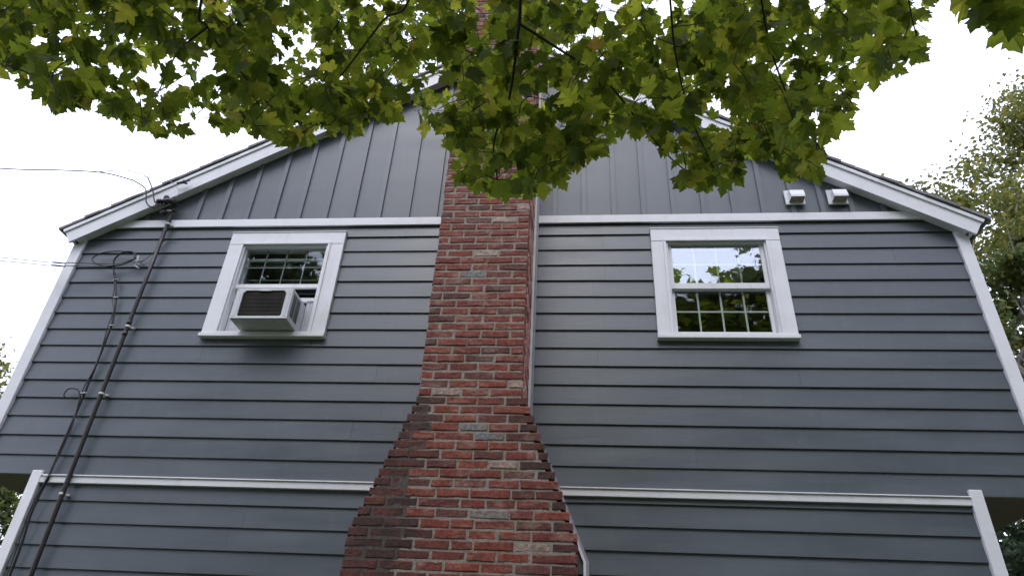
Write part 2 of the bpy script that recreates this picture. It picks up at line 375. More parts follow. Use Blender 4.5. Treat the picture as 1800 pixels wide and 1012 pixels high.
# rakes and roof
def P(u, w_, s):        # slope coordinates: u down the slope, w perpendicular; s = -1 left, 1 right
    return (XC + s * (u * CT + w_ * ST), APEX - u * ST + w_ * CT)
UT = 4.45 / CT
def slab(u0, u1, w0, w1, s, mitre=False):
    if mitre: return [P(-w0 * ST / CT, w0, s), P(u1, w0, s), P(u1, w1, s), P(-w1 * ST / CT, w1, s)]
    return [P(u0, w0, s), P(u1, w0, s), P(u1, w1, s), P(u0, w1, s)]
for s in (-1, 1):
    H(prism('rake_board', M['white'], None, slab(0, UT, 0, 0.150, s, True), -0.100, -0.075))
    H(prism('rake_moulding', M['white'], None, slab(0, UT + 0.012, 0.1505, 0.188, s, True), -0.116, -0.075))
    H(prism('rake_soffit', M['white'], None, slab(0, UT - 0.02, 0.012, 0.03, s, True), -0.0745, 0.0))
    roof = H(prism('roof', M['deck'], None, slab(0, UT + 0.03, 0.189, 0.203, s, True), -0.106, DEPTH + 0.1))
    k = 0; u = UT + 0.055
    while u > 0.02:
        u0 = max(u - 0.17, 0.01); o = prism('shingle', M['shingle'], None, [P(u0, 0.2045, s), P(u, 0.2065, s), P(u, 0.238, s), P(u0, 0.228, s)], -0.128 + rng.uniform(-0.008, 0.008), DEPTH + 0.12)
        H(o); mw = o.matrix_parent_inverse.copy(); o.parent = roof; o.matrix_parent_inverse = roof.matrix_parent_inverse.copy(); o.matrix_parent_inverse = Matrix.Translation((0, 0, 0)); u -= 0.14; k += 1
    # boxed eave along the side of the house
    fx0 = XC + s * 4.40; wx = (XL - 0.092) if s < 0 else (XR + 0.092)
    H(box('fascia', M['soffit'], None, min(fx0, fx0 + s * 0.03), max(fx0, fx0 + s * 0.03), -0.0745, DEPTH, 5.58, 5.72))
    H(box('eave_soffit', M['soffit'], None, min(wx, fx0), max(wx, fx0), -0.07, DEPTH, 5.575, 5.595))

# windows ------------------------------------------------------------------
def window(key, casx, casz, ac):
    x0, x1, z0, z1 = WIN[key]; cx0, cx1 = casx; cz0, cz1 = casz
    bm = bmesh.new()
    bm_box(bm, cx0, cx1, -0.030, 0.018, z1, cz1, 0.003)                     # head casing
    bm_box(bm, cx0, x0, -0.028, 0.018, cz0 + 0.04, z1 - 0.0005, 0.003); bm_box(bm, x1, cx1, -0.028, 0.018, cz0 + 0.04, z1 - 0.0005, 0.003)
    bm_box(bm, cx0 - 0.004, cx1 + 0.004, -0.036, 0.01, cz1 + 0.0005, cz1 + 0.008)   # head flashing
    for a, b_ in ((x0 - 0.022, x0 + 0.006), (x1 - 0.006, x1 + 0.022)): bm_box(bm, a, b_, -0.040, -0.0285, z0 - 0.01, z1 + 0.002, 0.003)   # inner stop moulding
    bm_box(bm, x0 - 0.022, x1 + 0.022, -0.042, -0.0305, z1 - 0.006, z1 + 0.024, 0.003)
    o = H(finish(bm, 'window', M['white']))
    o['label'] = 'white window with the air conditioner' if ac else 'white double hung window with bright reflecting upper panes'
    def sub(ob): ob.parent = o; return ob
    sub(box('sill', M['white'], None, cx0 - 0.006, cx1 + 0.006, -0.056, 0.016, cz0, cz0 + 0.0395, 0.004))
    sub(box('sill', M['vinyl'], None, x0, x1, -0.046, 0.09, cz0 + 0.0415, z0, 0.003))
    bm = bmesh.new()
    for a, b_ in ((x0 - 0.004, x0 + 0.022), (x1 - 0.022, x1 + 0.004)): bm_box(bm, a, b_, -0.02, 0.12, z0 + 0.0005, z1 - 0.001)
    bm_box(bm, x0 + 0.0225, x1 - 0.0225, -0.015, 0.12, z1 - 0.022, z1 - 0.0015)
    sub(finish(bm, 'jamb', M['vinyl']))
    return o, sub
def sash(sub, x0, x1, z0, z1, y, fr, bot, top, gm, mv, mh, mw=0.014, ydepth=0.03, grid='vinyl', gy=0.012):
    bm = bmesh.new()
    bm_box(bm, x0, x0 + fr, y, y + ydepth, z0, z1, 0.002); bm_box(bm, x1 - fr, x1, y, y + ydepth, z0, z1, 0.002)
    bm_box(bm, x0 + fr, x1 - fr, y + 0.001, y + ydepth, z0 + 0.0005, z0 + bot, 0.002); bm_box(bm, x0 + fr, x1 - fr, y + 0.001, y + ydepth, z1 - top, z1 - 0.0005, 0.002)
    sub(finish(bm, 'sash', M['vinyl']))
    gx0, gx1, gz0, gz1 = x0 + fr, x1 - fr, z0 + bot, z1 - top
    sub(box('pane', M[gm], None, gx0 - 0.002, gx1 + 0.002, y + 0.010, y + 0.013, gz0 - 0.002, gz1 + 0.002))
    for k in range(1, mv + 1):
        c = gx0 + (gx1 - gx0) * k / (mv + 1); sub(box('muntin', M[grid], None, c - mw / 2, c + mw / 2, y + gy + 0.004, y + gy + 0.012, gz0, gz1))
    for k in range(1, mh + 1):
        c = gz0 + (gz1 - gz0) * k / (mh + 1); sub(box('muntin', M[grid], None, gx0, gx1, y + gy + 0.005, y + gy + 0.0115, c - mw / 2, c + mw / 2))
wr, sub = window('R', (0.735, 1.944), (4.480, 5.690), False)
x0, x1, z0, z1 = WIN['R']
sash(sub, x0 + 0.024, x1 - 0.024, 5.030, z1 - 0.004, 0.014, 0.035, 0.062, 0.016, 'glass_bright', 3, 1)
sash(sub, x0 + 0.024, x1 - 0.024, z0 + 0.004, 5.085, 0.052, 0.034, 0.058, 0.055, 'glass', 3, 1, 0.016)
wl, sub = window('L', (-3.513, -2.312), (4.478, 5.692), True)
x0, x1, z0, z1 = WIN['L']
sash(sub, x0 + 0.018, x1 - 0.018, 5.052, z1 - 0.004, 0.020, 0.016, 0.046, 0.012, 'glass', 3, 1, 0.012, grid='alu', gy=0.03)
sash(sub, x0 + 0.024, x1 - 0.024, 4.925, 5.44, 0.075, 0.03, 0.048, 0.03, 'glass', 0, 0)
for k in (1, 3): sub(box('blind_slat', M['alu'], None, x0 + 0.06, x1 - 0.06, 0.13, 0.134, 5.12 + k * 0.085, 5.135 + k * 0.085))

# the two vent hoods in the gable
def vent(x0, x1, z0, z1):
    o = H(box('vent_hood', M['white'], None, x0, x1, -0.022, -0.0095, z0, z1, 0.003))
    hx0, hx1 = x0 + 0.032, x1 - 0.022
    bm = bmesh.new(); zt, zm = z1 - 0.03, z0 + 0.035; yb, yf = -0.0225, -0.105
    # wedge hood: sloping top, cheeks, open below
    prof = [(yb, zt), (yf + 0.02, zt - 0.018), (yf, zm + 0.028), (yf, zm), (yb, zm - 0.008)]
    a = [bm.verts.new((hx0, y, z)) for y, z in prof]; b_ = [bm.verts.new((hx1, y, z)) for y, z in prof]
    for i in range(3): bm.faces.new((a[i], b_[i], b_[i + 1], a[i + 1]))
    bm.faces.new(a); bm.faces.new(b_)
    h = finish(bm, 'hood', M['white']); h.parent = o
    md = h.modifiers.new('t', 'SOLIDIFY'); md.thickness = 0.003; md.offset = -1
    f = box('flap', M['louvre'], None, hx0 + 0.006, hx1 - 0.006, yf + 0.012, yf + 0.016, zm - 0.004, zm + 0.05); f.parent = o
    f = box('duct_opening', M['louvre'], None, hx0 + 0.006, hx1 - 0.006, yf + 0.02, yb - 0.001, zm + 0.004, zm + 0.008); f.parent = o
vent(2.072, 2.260, 5.978, 6.157); vent(2.477, 2.664, 5.976, 6.157)

# ------------------------------------------------------------------ chimney
CD = 0.70                                    # how far it stands out from the wall
chimney = thing('chimney', 'tall red brick chimney with stepped shoulders against the gable wall', 'chimney', (-0.775, -0.35, 0))
CI = Matrix.Translation((0.775, 0.35, 0))
def K(o): o.parent = chimney; o.matrix_parent_inverse = CI; return o
SL, SR, BL, BR = -1.186, -0.397, -1.562, 0.015
def left_edge(z):
    if z > 3.60: return SL
    return max(BL, SL - (3.60 - z) * 0.372)
def right_edge(z):
    if z > 3.60: return SR
    return min(BR, SR + 0.03 + (3.60 - z) * 0.383)
rows = []; z = 5.371 + 0.0713 * 66
while z > 3.74: rows.append(z); z -= 0.0713
z = 3.731
while z > 0.03: rows.append(z); z -= 0.0690
TOPZ = rows[0] + 0.05
# mortar core, set back behind the brick faces
bm = bmesh.new(); q = 0.0045
bm_box(bm, SL + q, SR - q, -CD + q, -0.001, 3.58, TOPZ)
prev = None
bm_prism(bm, [(BL + q + 0.01, 0.0), (BR - q - 0.01, 0.0), (BR - q - 0.01, 2.56), (SR - 0.02, 3.579), (SL + 0.02, 3.579), (BL + q + 0.01, 2.55)], -CD + q, -0.001)
K(finish(bm, 'mortar', M['mortar']))
m, n, l, b = mat('sooty_mortar'); a = noise(n, l, 60, 4, coord='World')
l.new(ramp(n, l, a.outputs[0], [(0.3, (0.045, 0.038, 0.032)), (0.7, (0.12, 0.10, 0.085))]).outputs[0], b.inputs['Base Color']); b.inputs['Roughness'].default_value = 0.95
bm = bmesh.new()
for z in rows:
    if 1.2 < z < 3.56:
        e0 = left_edge(z + 0.05) + 0.016; bm_box(bm, e0, e0 + (0.10 + (3.6 - z) * 0.26) * rng.uniform(0.55, 1.15), -CD + q - 0.0012, -0.45, z - 0.0344, z + 0.0344)
K(finish(bm, 'mortar_stain', m))
BH, BD = 0.0615, 0.098
cache = {}
def brick_mesh(L):
    key = (round(L / 0.012), rng.randrange(4))
    if key in cache: return cache[key]
    Lq = key[0] * 0.012; r = random.Random(hash(key) & 0xffff)
    bm = bmesh.new(); bm_box(bm, -Lq / 2, Lq / 2, 0, BD, -BH / 2, BH / 2)
    es = [e for e in bm.edges if abs(e.verts[0].co.x - e.verts[1].co.x) > 0.05]
    bmesh.ops.subdivide_edges(bm, edges=es, cuts=2, use_grid_fill=True)
    fe = [e for e in bm.edges if e.verts[0].co.y < 1e-4 and e.verts[1].co.y < 1e-4 and e.is_manifold and abs(e.calc_face_angle(0)) > 0.5]
    bmesh.ops.bevel(bm, geom=fe, offset=0.008, segments=1, affect='EDGES')
    for v_ in bm.verts:
        v_.co.x += r.uniform(-0.004, 0.004); v_.co.z += r.uniform(-0.0036, 0.0036)
        if v_.co.y < 0.02: v_.co.y += r.uniform(-0.0025, 0.0015)
    bmesh.ops.recalc_face_normals(bm, faces=bm.faces)
    me = bpy.data.meshes.new('brick'); bm.to_mesh(me); bm.free(); me.materials.append(M['brick']); cache[key] = me
    return me
stuffv, stufff, stuffm = [], [], []
MATS = ['brick', 'brick_stain', 'brick_pale', 'brick_grey', 'brick_plum', 'brick_skylit']
def put_brick(x, y, z, L, mk, rz=0.0, single=True):
    me = brick_mesh(L)
    y += rng.uniform(-0.003, 0.003)
    if single:
        o = bpy.data.objects.new('brick', me); C.objects.link(o); o.location = (x, y, z); o.rotation_euler = (rng.uniform(-0.01, 0.01), rng.uniform(-0.008, 0.008), rz + rng.uniform(-0.008, 0.008))
        o.material_slots[0].link = 'OBJECT'; o.material_slots[0].material = M[mk]; K(o)
    else:
        b0 = len(stuffv); c_, s_ = math.cos(rz), math.sin(rz)
        for v_ in me.vertices: stuffv.append((x + v_.co.x * c_ - v_.co.y * s_, y + v_.co.x * s_ + v_.co.y * c_, z + v_.co.z))
        for p_ in me.polygons: stufff.append([b0 + i for i in p_.vertices]); stuffm.append(MATS.index(mk))
def fill_row(x0, x1, first, J=0.0105, L=0.217):
    out = []; x = x0; ln = first
    while True:
        if x + ln > x1 - 0.06:
            ln = x1 - x
            if ln > 0.27: out.append((x, x + ln * 0.5 - J / 2)); out.append((x + ln * 0.5 + J / 2, x1))
            else: out.append((x, x1))
            break
        e_ = x + ln + rng.uniform(-0.007, 0.007); out.append((x, e_)); x = e_ + J; ln = L + rng.uniform(-0.006, 0.006)
    return out
def bond_row(x0, x1, k, J=0.0105, P_=0.2275):
    g0 = SL + 0.1085 + (0.114 if k % 2 else 0.0); n0 = math.ceil((x0 + 0.075 - g0) / P_); js = []
    x = g0 + n0 * P_
    while x < x1 - 0.075: js.append(x + rng.uniform(-0.014, 0.014)); x += P_
    if rng.random() < 0.25 and len(js) > 3: js.pop(rng.randrange(1, len(js) - 1)); js.append(0); js.pop()
    e = [x0 - J / 2] + js + [x1 + J / 2]; out = []
    for a, b_ in zip(e[:-1], e[1:]):
        if b_ - a > 0.33: c_ = (a + b_) / 2 + rng.choice((-0.06, 0.06)); out += [(a + J / 2, c_ - J / 2), (c_ + J / 2, b_ - J / 2)]
        else: out.append((a + J / 2, b_ - J / 2))
    return out
FORCE = {(1, 2): 'brick_pale', (6, 2): 'brick_pale', (9, 1): 'brick_grey', (12, 0): 'brick_plum', (14, 0): 'brick_plum', (12, 1): 'brick_plum', (9, 0): 'brick', (23, 3): 'brick_pale', (24, 1): 'brick_pale', (28, 2): 'brick_grey', (29, 3): 'brick_grey', (32, 3): 'brick_pale', (37, 4): 'brick_grey', (40, 5): 'brick_pale'}
r0 = 66; nsingle = 0
for ri, z in enumerate(rows):
    k = ri - r0
    x0, x1 = left_edge(z - 0.02), right_edge(z - 0.02)
    first = 0.098 if k % 2 == 0 else 0.215
    for bi, (a, b_) in enumerate(bond_row(x0, x1, k) if z < 3.6 else fill_row(x0, x1, first)):
        mk = FORCE.get((k, bi))
        if not mk:
            q = rng.random(); mk = 'brick' if q < 0.88 else 'brick_plum' if q < 0.99 else 'brick_pale'
            if z < 3.60 and z > 0:
                dl, dr_ = (a + b_) / 2 - x0, x1 - (a + b_) / 2; reach = 0.13 + (3.6 - z) * 0.30
                if dl < reach * rng.uniform(0.7, 1.4) or dr_ < 0.11: mk = 'brick_stain'
        single = 2.33 < z < 6.55
        nsingle += single
        put_brick((a + b_) / 2, -CD, z, b_ - a, mk, 0.0, single)
    # the two flanks
    for sx, rz in ((x1, math.pi / 2), (x0, -math.pi / 2)):
        y = -CD + BD + 0.012 if k % 2 else -CD + BD + 0.012
        ln = 0.215 if k % 2 else 0.10
        while y < -0.03:
            e_ = min(y + ln, -0.004)
            if e_ - y > 0.04: put_brick(sx, (y + e_) / 2, z, e_ - y, 'brick_skylit' if rng.random() < 0.7 and sx == x1 and z > 3.6 else 'brick', rz, False)
            y = e_ + 0.0125; ln = 0.215
me = bpy.data.meshes.new('brickwork'); me.from_pydata(stuffv, [], stufff)
for k_ in MATS: me.materials.append(M[k_])
me.polygons.foreach_set('material_index', stuffm); me.update()
o = K(link('brickwork', me, None)); o['kind'] = 'stuff'
# crown course and flue on top
K(box('cap', M['mortar'], None, SL - 0.03, SR + 0.03, -CD - 0.03, 0.02, TOPZ, TOPZ + 0.07, 0.01))
# flashing strips where the right flank meets the siding
bm = bmesh.new()
prof = [(-0.386, 7.9), (-0.386, 3.74), (0.072, 2.60), (0.072, 0.0)]
for off0, off1, y0, m_ in ((-0.012, 0.008, -0.036, 'vinyl'), (0.0085, 0.030, -0.028, 'alu')):
    bm = bmesh.new(); A = []
    for i, (x, z) in enumerate(prof): A.append((x + off0, z))
    B = [(x + off1, z) for x, z in prof][::-1]
    a_ = [bm.verts.new((x, y0, z)) for x, z in A]; b2 = [bm.verts.new((x, y0, z)) for x, z in B[::-1]]
    a3 = [bm.verts.new((x, 0.02, z)) for x, z in A]; b3 = [bm.verts.new((x, 0.02, z)) for x, z in B[::-1]]
    for i in range(3):
        bm.faces.new((a_[i], b2[i], b2[i + 1], a_[i + 1])); bm.faces.new((b2[i], b3[i], b3[i + 1], b2[i + 1])); bm.faces.new((a_[i], a3[i], a3[i + 1], a_[i + 1]))
    K(finish(bm, 'flashing', M[m_]))

# ------------------------------------------------------------------ air conditioner
AX0, AX1, AY, AZ0, AZ1 = -3.130, -2.592, -0.272, 4.545, 4.862
ac = thing('air_conditioner', 'white window air conditioner with dark dusty rear coil in the window', 'air conditioner', ((AX0 + AX1) / 2, AY / 2, AZ0))
AI = Matrix.Translation((-(AX0 + AX1) / 2, -AY / 2, -AZ0))
def A_(o): o.parent = ac; o.matrix_parent_inverse = AI; return o
bm = bmesh.new()
t = 0.006
bm_box(bm, AX0, AX1, AY + 0.014, 0.20, AZ0, AZ0 + t); bm_box(bm, AX0, AX1, AY + 0.014, 0.20, AZ1 - t, AZ1)
bm_box(bm, AX0, AX0 + t, AY + 0.014, 0.20, AZ0 + t, AZ1 - t); bm_box(bm, AX1 - t, AX1, AY + 0.014, 0.20, AZ0 + t, AZ1 - t)
A_(finish(bm, 'housing', M['acwhite']))
# rear frame with a chamfered opening
bm = bmesh.new(); ix0, ix1, iz0, iz1, c = AX0 + 0.062, AX1 - 0.060, AZ0 + 0.024, AZ1 - 0.020, 0.028
outer = [(AX0, AZ0 + 0.01), (AX0 + 0.004, AZ0), (AX1 - 0.004, AZ0), (AX1, AZ0 + 0.01), (AX1, AZ1 - 0.01), (AX1 - 0.01, AZ1), (AX0 + 0.01, AZ1), (AX0, AZ1 - 0.01)]
inner = [(ix0, iz0 + 0.012), (ix0 + 0.012, iz0), (ix1 - 0.012, iz0), (ix1, iz0 + 0.012), (ix1, iz1 - c), (ix1 - c, iz1), (ix0 + c, iz1), (ix0, iz1 - c)]
vo = [bm.verts.new((x, AY, z)) for x, z in outer]; vi = [bm.verts.new((x, AY, z)) for x, z in inner]
vo2 = [bm.verts.new((x, AY + 0.0135, z)) for x, z in outer]; vi2 = [bm.verts.new((x, AY + 0.02, z)) for x, z in inner]
for i in range(8):
    j = (i + 1) % 8
    bm.faces.new((vo[i], vo[j], vi[j], vi[i])); bm.faces.new((vo[i], vo2[i], vo2[j], vo[j])); bm.faces.new((vi[i], vi[j], vi2[j], vi2[i]))
A_(finish(bm, 'rear_frame', M['acwhite']))
A_(box('coil', M['coil'], None, ix0 - 0.01, ix1 + 0.01, AY + 0.022, AY + 0.05, iz0 - 0.01, iz1 + 0.01))
bm = bmesh.new(); zz = iz0 + 0.004
while zz < iz1 - 0.004: bm_box(bm, ix0, ix1, AY + 0.012, AY + 0.0215, zz, zz + 0.003); zz += 0.0145
o = A_(finish(bm, 'fin', M['coil'])); o['kind'] = 'stuff'
A_(box('rear_lip', M['acwhite'], None, AX0 - 0.004, AX1 + 0.004, AY - 0.006, AY - 0.0005, AZ0 - 0.004, AZ0 + 0.010, 0.002))
for xx in (AX0 + 0.022, AX1 - 0.042): A_(box('corner_rib', M['acwhite'], None, xx, xx + 0.02, AY - 0.004, AY - 0.0005, iz0, iz1 - 0.02, 0.0015))
A_(box('label_tab', M['acwhite'], None, -2.91, -2.80, AY - 0.005, AY - 0.0005, iz1 - 0.008, iz1 + 0.010))
for ya, yb_ in ((AY + 0.035, AY + 0.115), (AY + 0.13, AY + 0.21)):
    A_(box('side_grille', M['perf'], None, AX1 + 0.0005, AX1 + 0.003, ya, yb_, AZ0 + 0.05, AZ1 - 0.03))
for k_ in range(9):
    zz = AZ0 + 0.062 + k_ * 0.024
    A_(box('side_louvre', M['black'], None, AX1 + 0.0031, AX1 + 0.0045, AY + 0.042, AY + 0.108, zz, zz + 0.009)); A_(box('side_louvre', M['black'], None, AX1 + 0.0031, AX1 + 0.0045, AY + 0.137, AY + 0.203, zz, zz + 0.009))
A_(box('seam', M['black'], None, AX0 + 0.01, AX1 - 0.01, AY + 0.0138, AY + 0.0165, AZ0 - 0.0006, AZ0 + 0.0004))
for x_, z_ in ((AX0 + 0.018, AZ0 + 0.02), (AX1 - 0.016, AZ0 + 0.02), (AX0 + 0.018, AZ1 - 0.02), (AX1 - 0.016, AZ1 - 0.02)): A_(tube('screw', M['steel'], None, [(x_, AY - 0.003, z_), (x_, AY + 0.001, z_)], 0.005, 8))
A_(box('drain_hole', M['black'], None, AX1 - 0.14, AX1 - 0.128, AY + 0.05, AY + 0.062, AZ0 - 0.001, AZ0 + 0.001))
for xa, xb in ((WIN['L'][0] + 0.03, AX0 - 0.003), (AX1 + 0.004, WIN['L'][1] - 0.03)):
    bm = bmesh.new(); n_ = max(4, int((xb - xa) / 0.012)); vv = []
    for i in range(n_ + 1):
        x = xa + (xb - xa) * i / n_; y = 0.058 + (0.008 if i % 2 else 0)
        vv.append((bm.verts.new((x, y, 4.545)), bm.verts.new((x, y, 4.918))))
    for p_, q_ in zip(vv[:-1], vv[1:]): bm.faces.new((p_[0], q_[0], q_[1], p_[1]))
    A_(finish(bm, 'accordion_panel', M['accordion']))
    A_(box('panel_frame', M['vinyl'], None, xa, xb, 0.05, 0.075, 4.9185, 4.932))

# ------------------------------------------------------------------ service conduit, cables and wires
cx, cy = -4.252, -0.048
con = thing('service_conduit', 'dark vertical service conduit strapped to the left wall with black weatherhead', 'conduit', (cx, cy, 0))
def S_(o): o.parent = con; o.matrix_parent_inverse = Matrix.Translation((-cx, -cy, 0)); return o
S_(tube('pipe', M['pipe'], None, [(cx + 0.02, cy, 0.3), (cx + 0.012, cy, 2.4), (cx + 0.004, cy, 3.9), (cx, cy, 5.0), (cx - 0.004, cy, 5.985)], 0.0195, 12))
for zc in (5.80, 4.575, 3.885, 2.99):
    S_(tube('strap', M['steel'], None, [(cx + 0.004, cy, zc - 0.012), (cx + 0.004, cy, zc + 0.012)], 0.0235, 12))
    S_(box('strap_foot', M['steel'], None, cx + 0.018, cx + 0.055, -0.03, -0.002, zc - 0.010, zc + 0.010, 0.002))
for zc in (4.62, 4.50): S_(tube('coupling', M['pipe'], None, [(cx + 0.002, cy, zc - 0.02), (cx + 0.002, cy, zc + 0.02)], 0.023, 12))
S_(tube('weatherhead', M['black'], None, spline([(cx - 0.004, cy, 5.965), (cx - 0.004, cy, 6.02), (cx + 0.015, cy - 0.03, 6.055), (cx - 0.02, cy - 0.085, 6.05), (cx - 0.06, cy - 0.105, 6.02)], 4), [0.024] * 9 + [0.03] * 4 + [0.032] * 4, 10))
def blob(name, m_, p_, r_, sc_=(1, 1, 1)):
    bm = bmesh.new(); bmesh.ops.create_icosphere(bm, subdivisions=2, radius=r_)
    for v_ in bm.verts: v_.co *= 1 + rng.uniform(-0.12, 0.12); v_.co = Vector((v_.co.x * sc_[0] + p_[0], v_.co.y * sc_[1] + p_[1], v_.co.z * sc_[2] + p_[2]))
    return finish(bm, name, m_, None, True)
for p_, sc_ in (((-4.385, -0.12, 6.05), (1.2, 1, 0.9)), ((-4.315, -0.13, 6.085), (1, 1, 1)), ((-4.332, -0.075, 5.935), (1.1, 0.9, 1))):
    S_(blob('connector', M['black'], p_, 0.034, sc_))
S_(box('bracket', M['steel'], None, cx - 0.05, cx + 0.0, cy - 0.03, -0.01, 5.955, 5.975, 0.002))

def cable(name, label, pts, r_, m_='black', n=6, seg=7):
    return tag(tube(name, M[m_], None, spline(pts, n), r_, seg), label, 'cable')
# drip loops
cable('drip_loop', 'outer black drip loop wire hanging below the rake at the weatherhead', [(-4.70, -0.22, 6.265), (-4.55, -0.19, 6.17), (-4.49, -0.17, 6.00), (-4.41, -0.15, 5.945), (-4.36, -0.13, 6.00), (-4.385, -0.12, 6.05)], 0.007)
cable('drip_loop', 'inner black drip loop wire over the rake, nearer the weatherhead', [(-4.55, -0.22, 6.30), (-4.475, -0.18, 6.17), (-4.41, -0.16, 6.02), (-4.35, -0.14, 5.985), (-4.27, -0.14, 6.01), (-4.315, -0.13, 6.085)], 0.007)
cable('service_drop', 'upper overhead service wire running out to the left into the sky', [(-24, -3.2, 7.3), (-14, -1.6, 6.55), (-8.5, -0.65, 6.33), (-6.25, -0.3, 6.40), (-5.56, -0.3, 6.36), (-5.02, -0.3, 6.31), (-4.70, -0.22, 6.265)], 0.0065, 'black', 8)
cable('service_drop', 'thin wire branching from the overhead service wire above the roof edge', [(-5.12, -0.3, 6.318), (-4.82, -0.3, 6.34), (-4.66, -0.26, 6.34), (-4.55, -0.22, 6.30)], 0.004)
cable('messenger_wire', 'pale bare wire from the roof edge bracket down to the weatherhead', [(-4.62, -0.24, 6.30), (-4.36, -0.22, 6.285), (-4.235, -0.17, 6.22), (-4.19, -0.15, 6.16), (-4.20, -0.14, 6.10), (-4.27, -0.12, 6.05)], 0.0035, 'wire')
br_ = thing('wire_bracket', 'small dark wire bracket on the left roof edge', 'bracket', (-4.17, -0.14, 6.28))
for nm, p_, q_ in (('hook', (-4.25, -0.15, 6.275), (-4.12, -0.15, 6.315)), ('clamp', (-4.2, -0.15, 6.285), (-4.13, -0.16, 6.262)), ('bolt', (-4.17, -0.16, 6.305), (-4.2, -0.16, 6.262))):
    o = tube(nm, M['black'], None, [p_, q_], 0.011, 6); o.parent = br_; o.matrix_parent_inverse = Matrix.Translation((4.17, 0.14, -6.28))
# communication cables
cable('telephone_cable', 'upper of two black communication cables stretching left from the wall loop', [(-24, -2.4, 6.6), (-12, -0.9, 5.62), (-5.68, -0.25, 5.245), (-5.2, -0.18, 5.24), (-4.9, -0.12, 5.262), (-4.60, -0.08, 5.28), (-4.47, -0.06, 5.35)], 0.0042, 'black', 8)
cable('telephone_cable', 'lower of two black communication cables stretching left from the wall loop', [(-24, -2.4, 6.5), (-12, -0.9, 5.55), (-5.66, -0.25, 5.205), (-5.2, -0.18, 5.205), (-4.9, -0.12, 5.225), (-4.72, -0.07, 5.26), (-4.55, -0.05, 5.30), (-4.46, -0.045, 5.37)], 0.0042, 'black', 8)
cable('cable_loop', 'wide loop of thin black cable on the upper left wall', [(-4.46, -0.05, 5.36), (-4.50, -0.05, 5.43), (-4.68, -0.05, 5.46), (-4.86, -0.05, 5.43), (-4.92, -0.05, 5.36), (-4.84, -0.05, 5.30), (-4.70, -0.05, 5.27), (-4.55, -0.05, 5.30), (-4.46, -0.05, 5.36)], 0.0065)
cable('cable_loop', 'small black cable loop turning into the wall cable', [(-4.45, -0.06, 5.36), (-4.49, -0.06, 5.435), (-4.60, -0.06, 5.44), (-4.67, -0.055, 5.36), (-4.652, -0.045, 5.26), (-4.62, -0.04, 5.18)], 0.009)
cl = thing('cable_clamp', 'pale wire clamp beside the cable loop on the upper left wall', 'clamp', (-4.43, -0.04, 5.32))
for nm, p_, q_ in (('hook', (-4.43, -0.05, 5.40), (-4.42, -0.05, 5.27)), ('arm', (-4.47, -0.05, 5.33), (-4.38, -0.05, 5.34)), ('tail', (-4.43, -0.05, 5.28), (-4.37, -0.05, 5.24)), ('pin', (-4.45, -0.045, 5.29), (-4.385, -0.045, 5.295))):
    o = tube(nm, M['wire'], None, [p_, q_], 0.008, 6); o.parent = cl; o.matrix_parent_inverse = Matrix.Translation((4.43, 0.04, -5.32))
cable('guy_wire', 'thin grey wire from the clamp up to the conduit', [(-4.40, -0.03, 5.33), (-4.33, -0.02, 5.42), (-4.28, -0.015, 5.53), (-4.24, -0.01, 5.62), (-4.12, -0.01, 5.635)], 0.0035, 'pipe')
cable('wall_cable', 'thick black cable running down the left wall beside the conduit', [(-4.62, -0.035, 5.20), (-4.58, -0.03, 5.10), (-4.50, -0.03, 4.90), (-4.45, -0.03, 4.70), (-4.432, -0.03, 4.59), (-4.43, -0.025, 4.25), (-4.43, -0.025, 3.85), (-4.44, -0.025, 3.43), (-4.445, -0.03, 3.13), (-4.455, -0.04, 2.82), (-4.43, -0.03, 2.4), (-4.42, -0.03, 0.8)], 0.0105)
cable('wall_cable', 'thin black cable twisted along the thicker cable on the left wall', [(-4.60, -0.05, 5.15), (-4.55, -0.05, 5.02), (-4.515, -0.045, 4.86), (-4.455, -0.05, 4.75), (-4.45, -0.045, 4.55), (-4.415, -0.04, 4.2), (-4.447, -0.04, 3.9), (-4.405, -0.04, 3.55), (-4.425, -0.045, 3.2), (-4.47, -0.05, 2.85), (-4.44, -0.05, 2.4), (-4.40, -0.05, 0.8)], 0.005)
cable('cable_stub', 'short curled cable stub on the lower left wall', [(-4.45, -0.03, 3.86), (-4.50, -0.04, 3.93), (-4.58, -0.05, 3.93), (-4.60, -0.05, 3.87), (-4.56, -0.04, 3.845)], 0.006)
for i, (x, z) in enumerate(((-4.585, 5.115), (-4.505, 4.905), (-4.432, 4.59), (-4.43, 3.893), (-4.46, 3.14))):
    o = tube('cable_clip', M['steel'], None, [(x - 0.02, -0.042, z), (x + 0.03, -0.042, z + 0.004)], 0.008, 6)
    tag(o, ['topmost cable clip under the small loop', 'second cable clip down the left wall cable', 'middle cable clip level with the conduit coupling', 'cable clip beside the curled stub', 'cable clip at the white belt trim'][i], 'clip', 'clips on the wall cable')

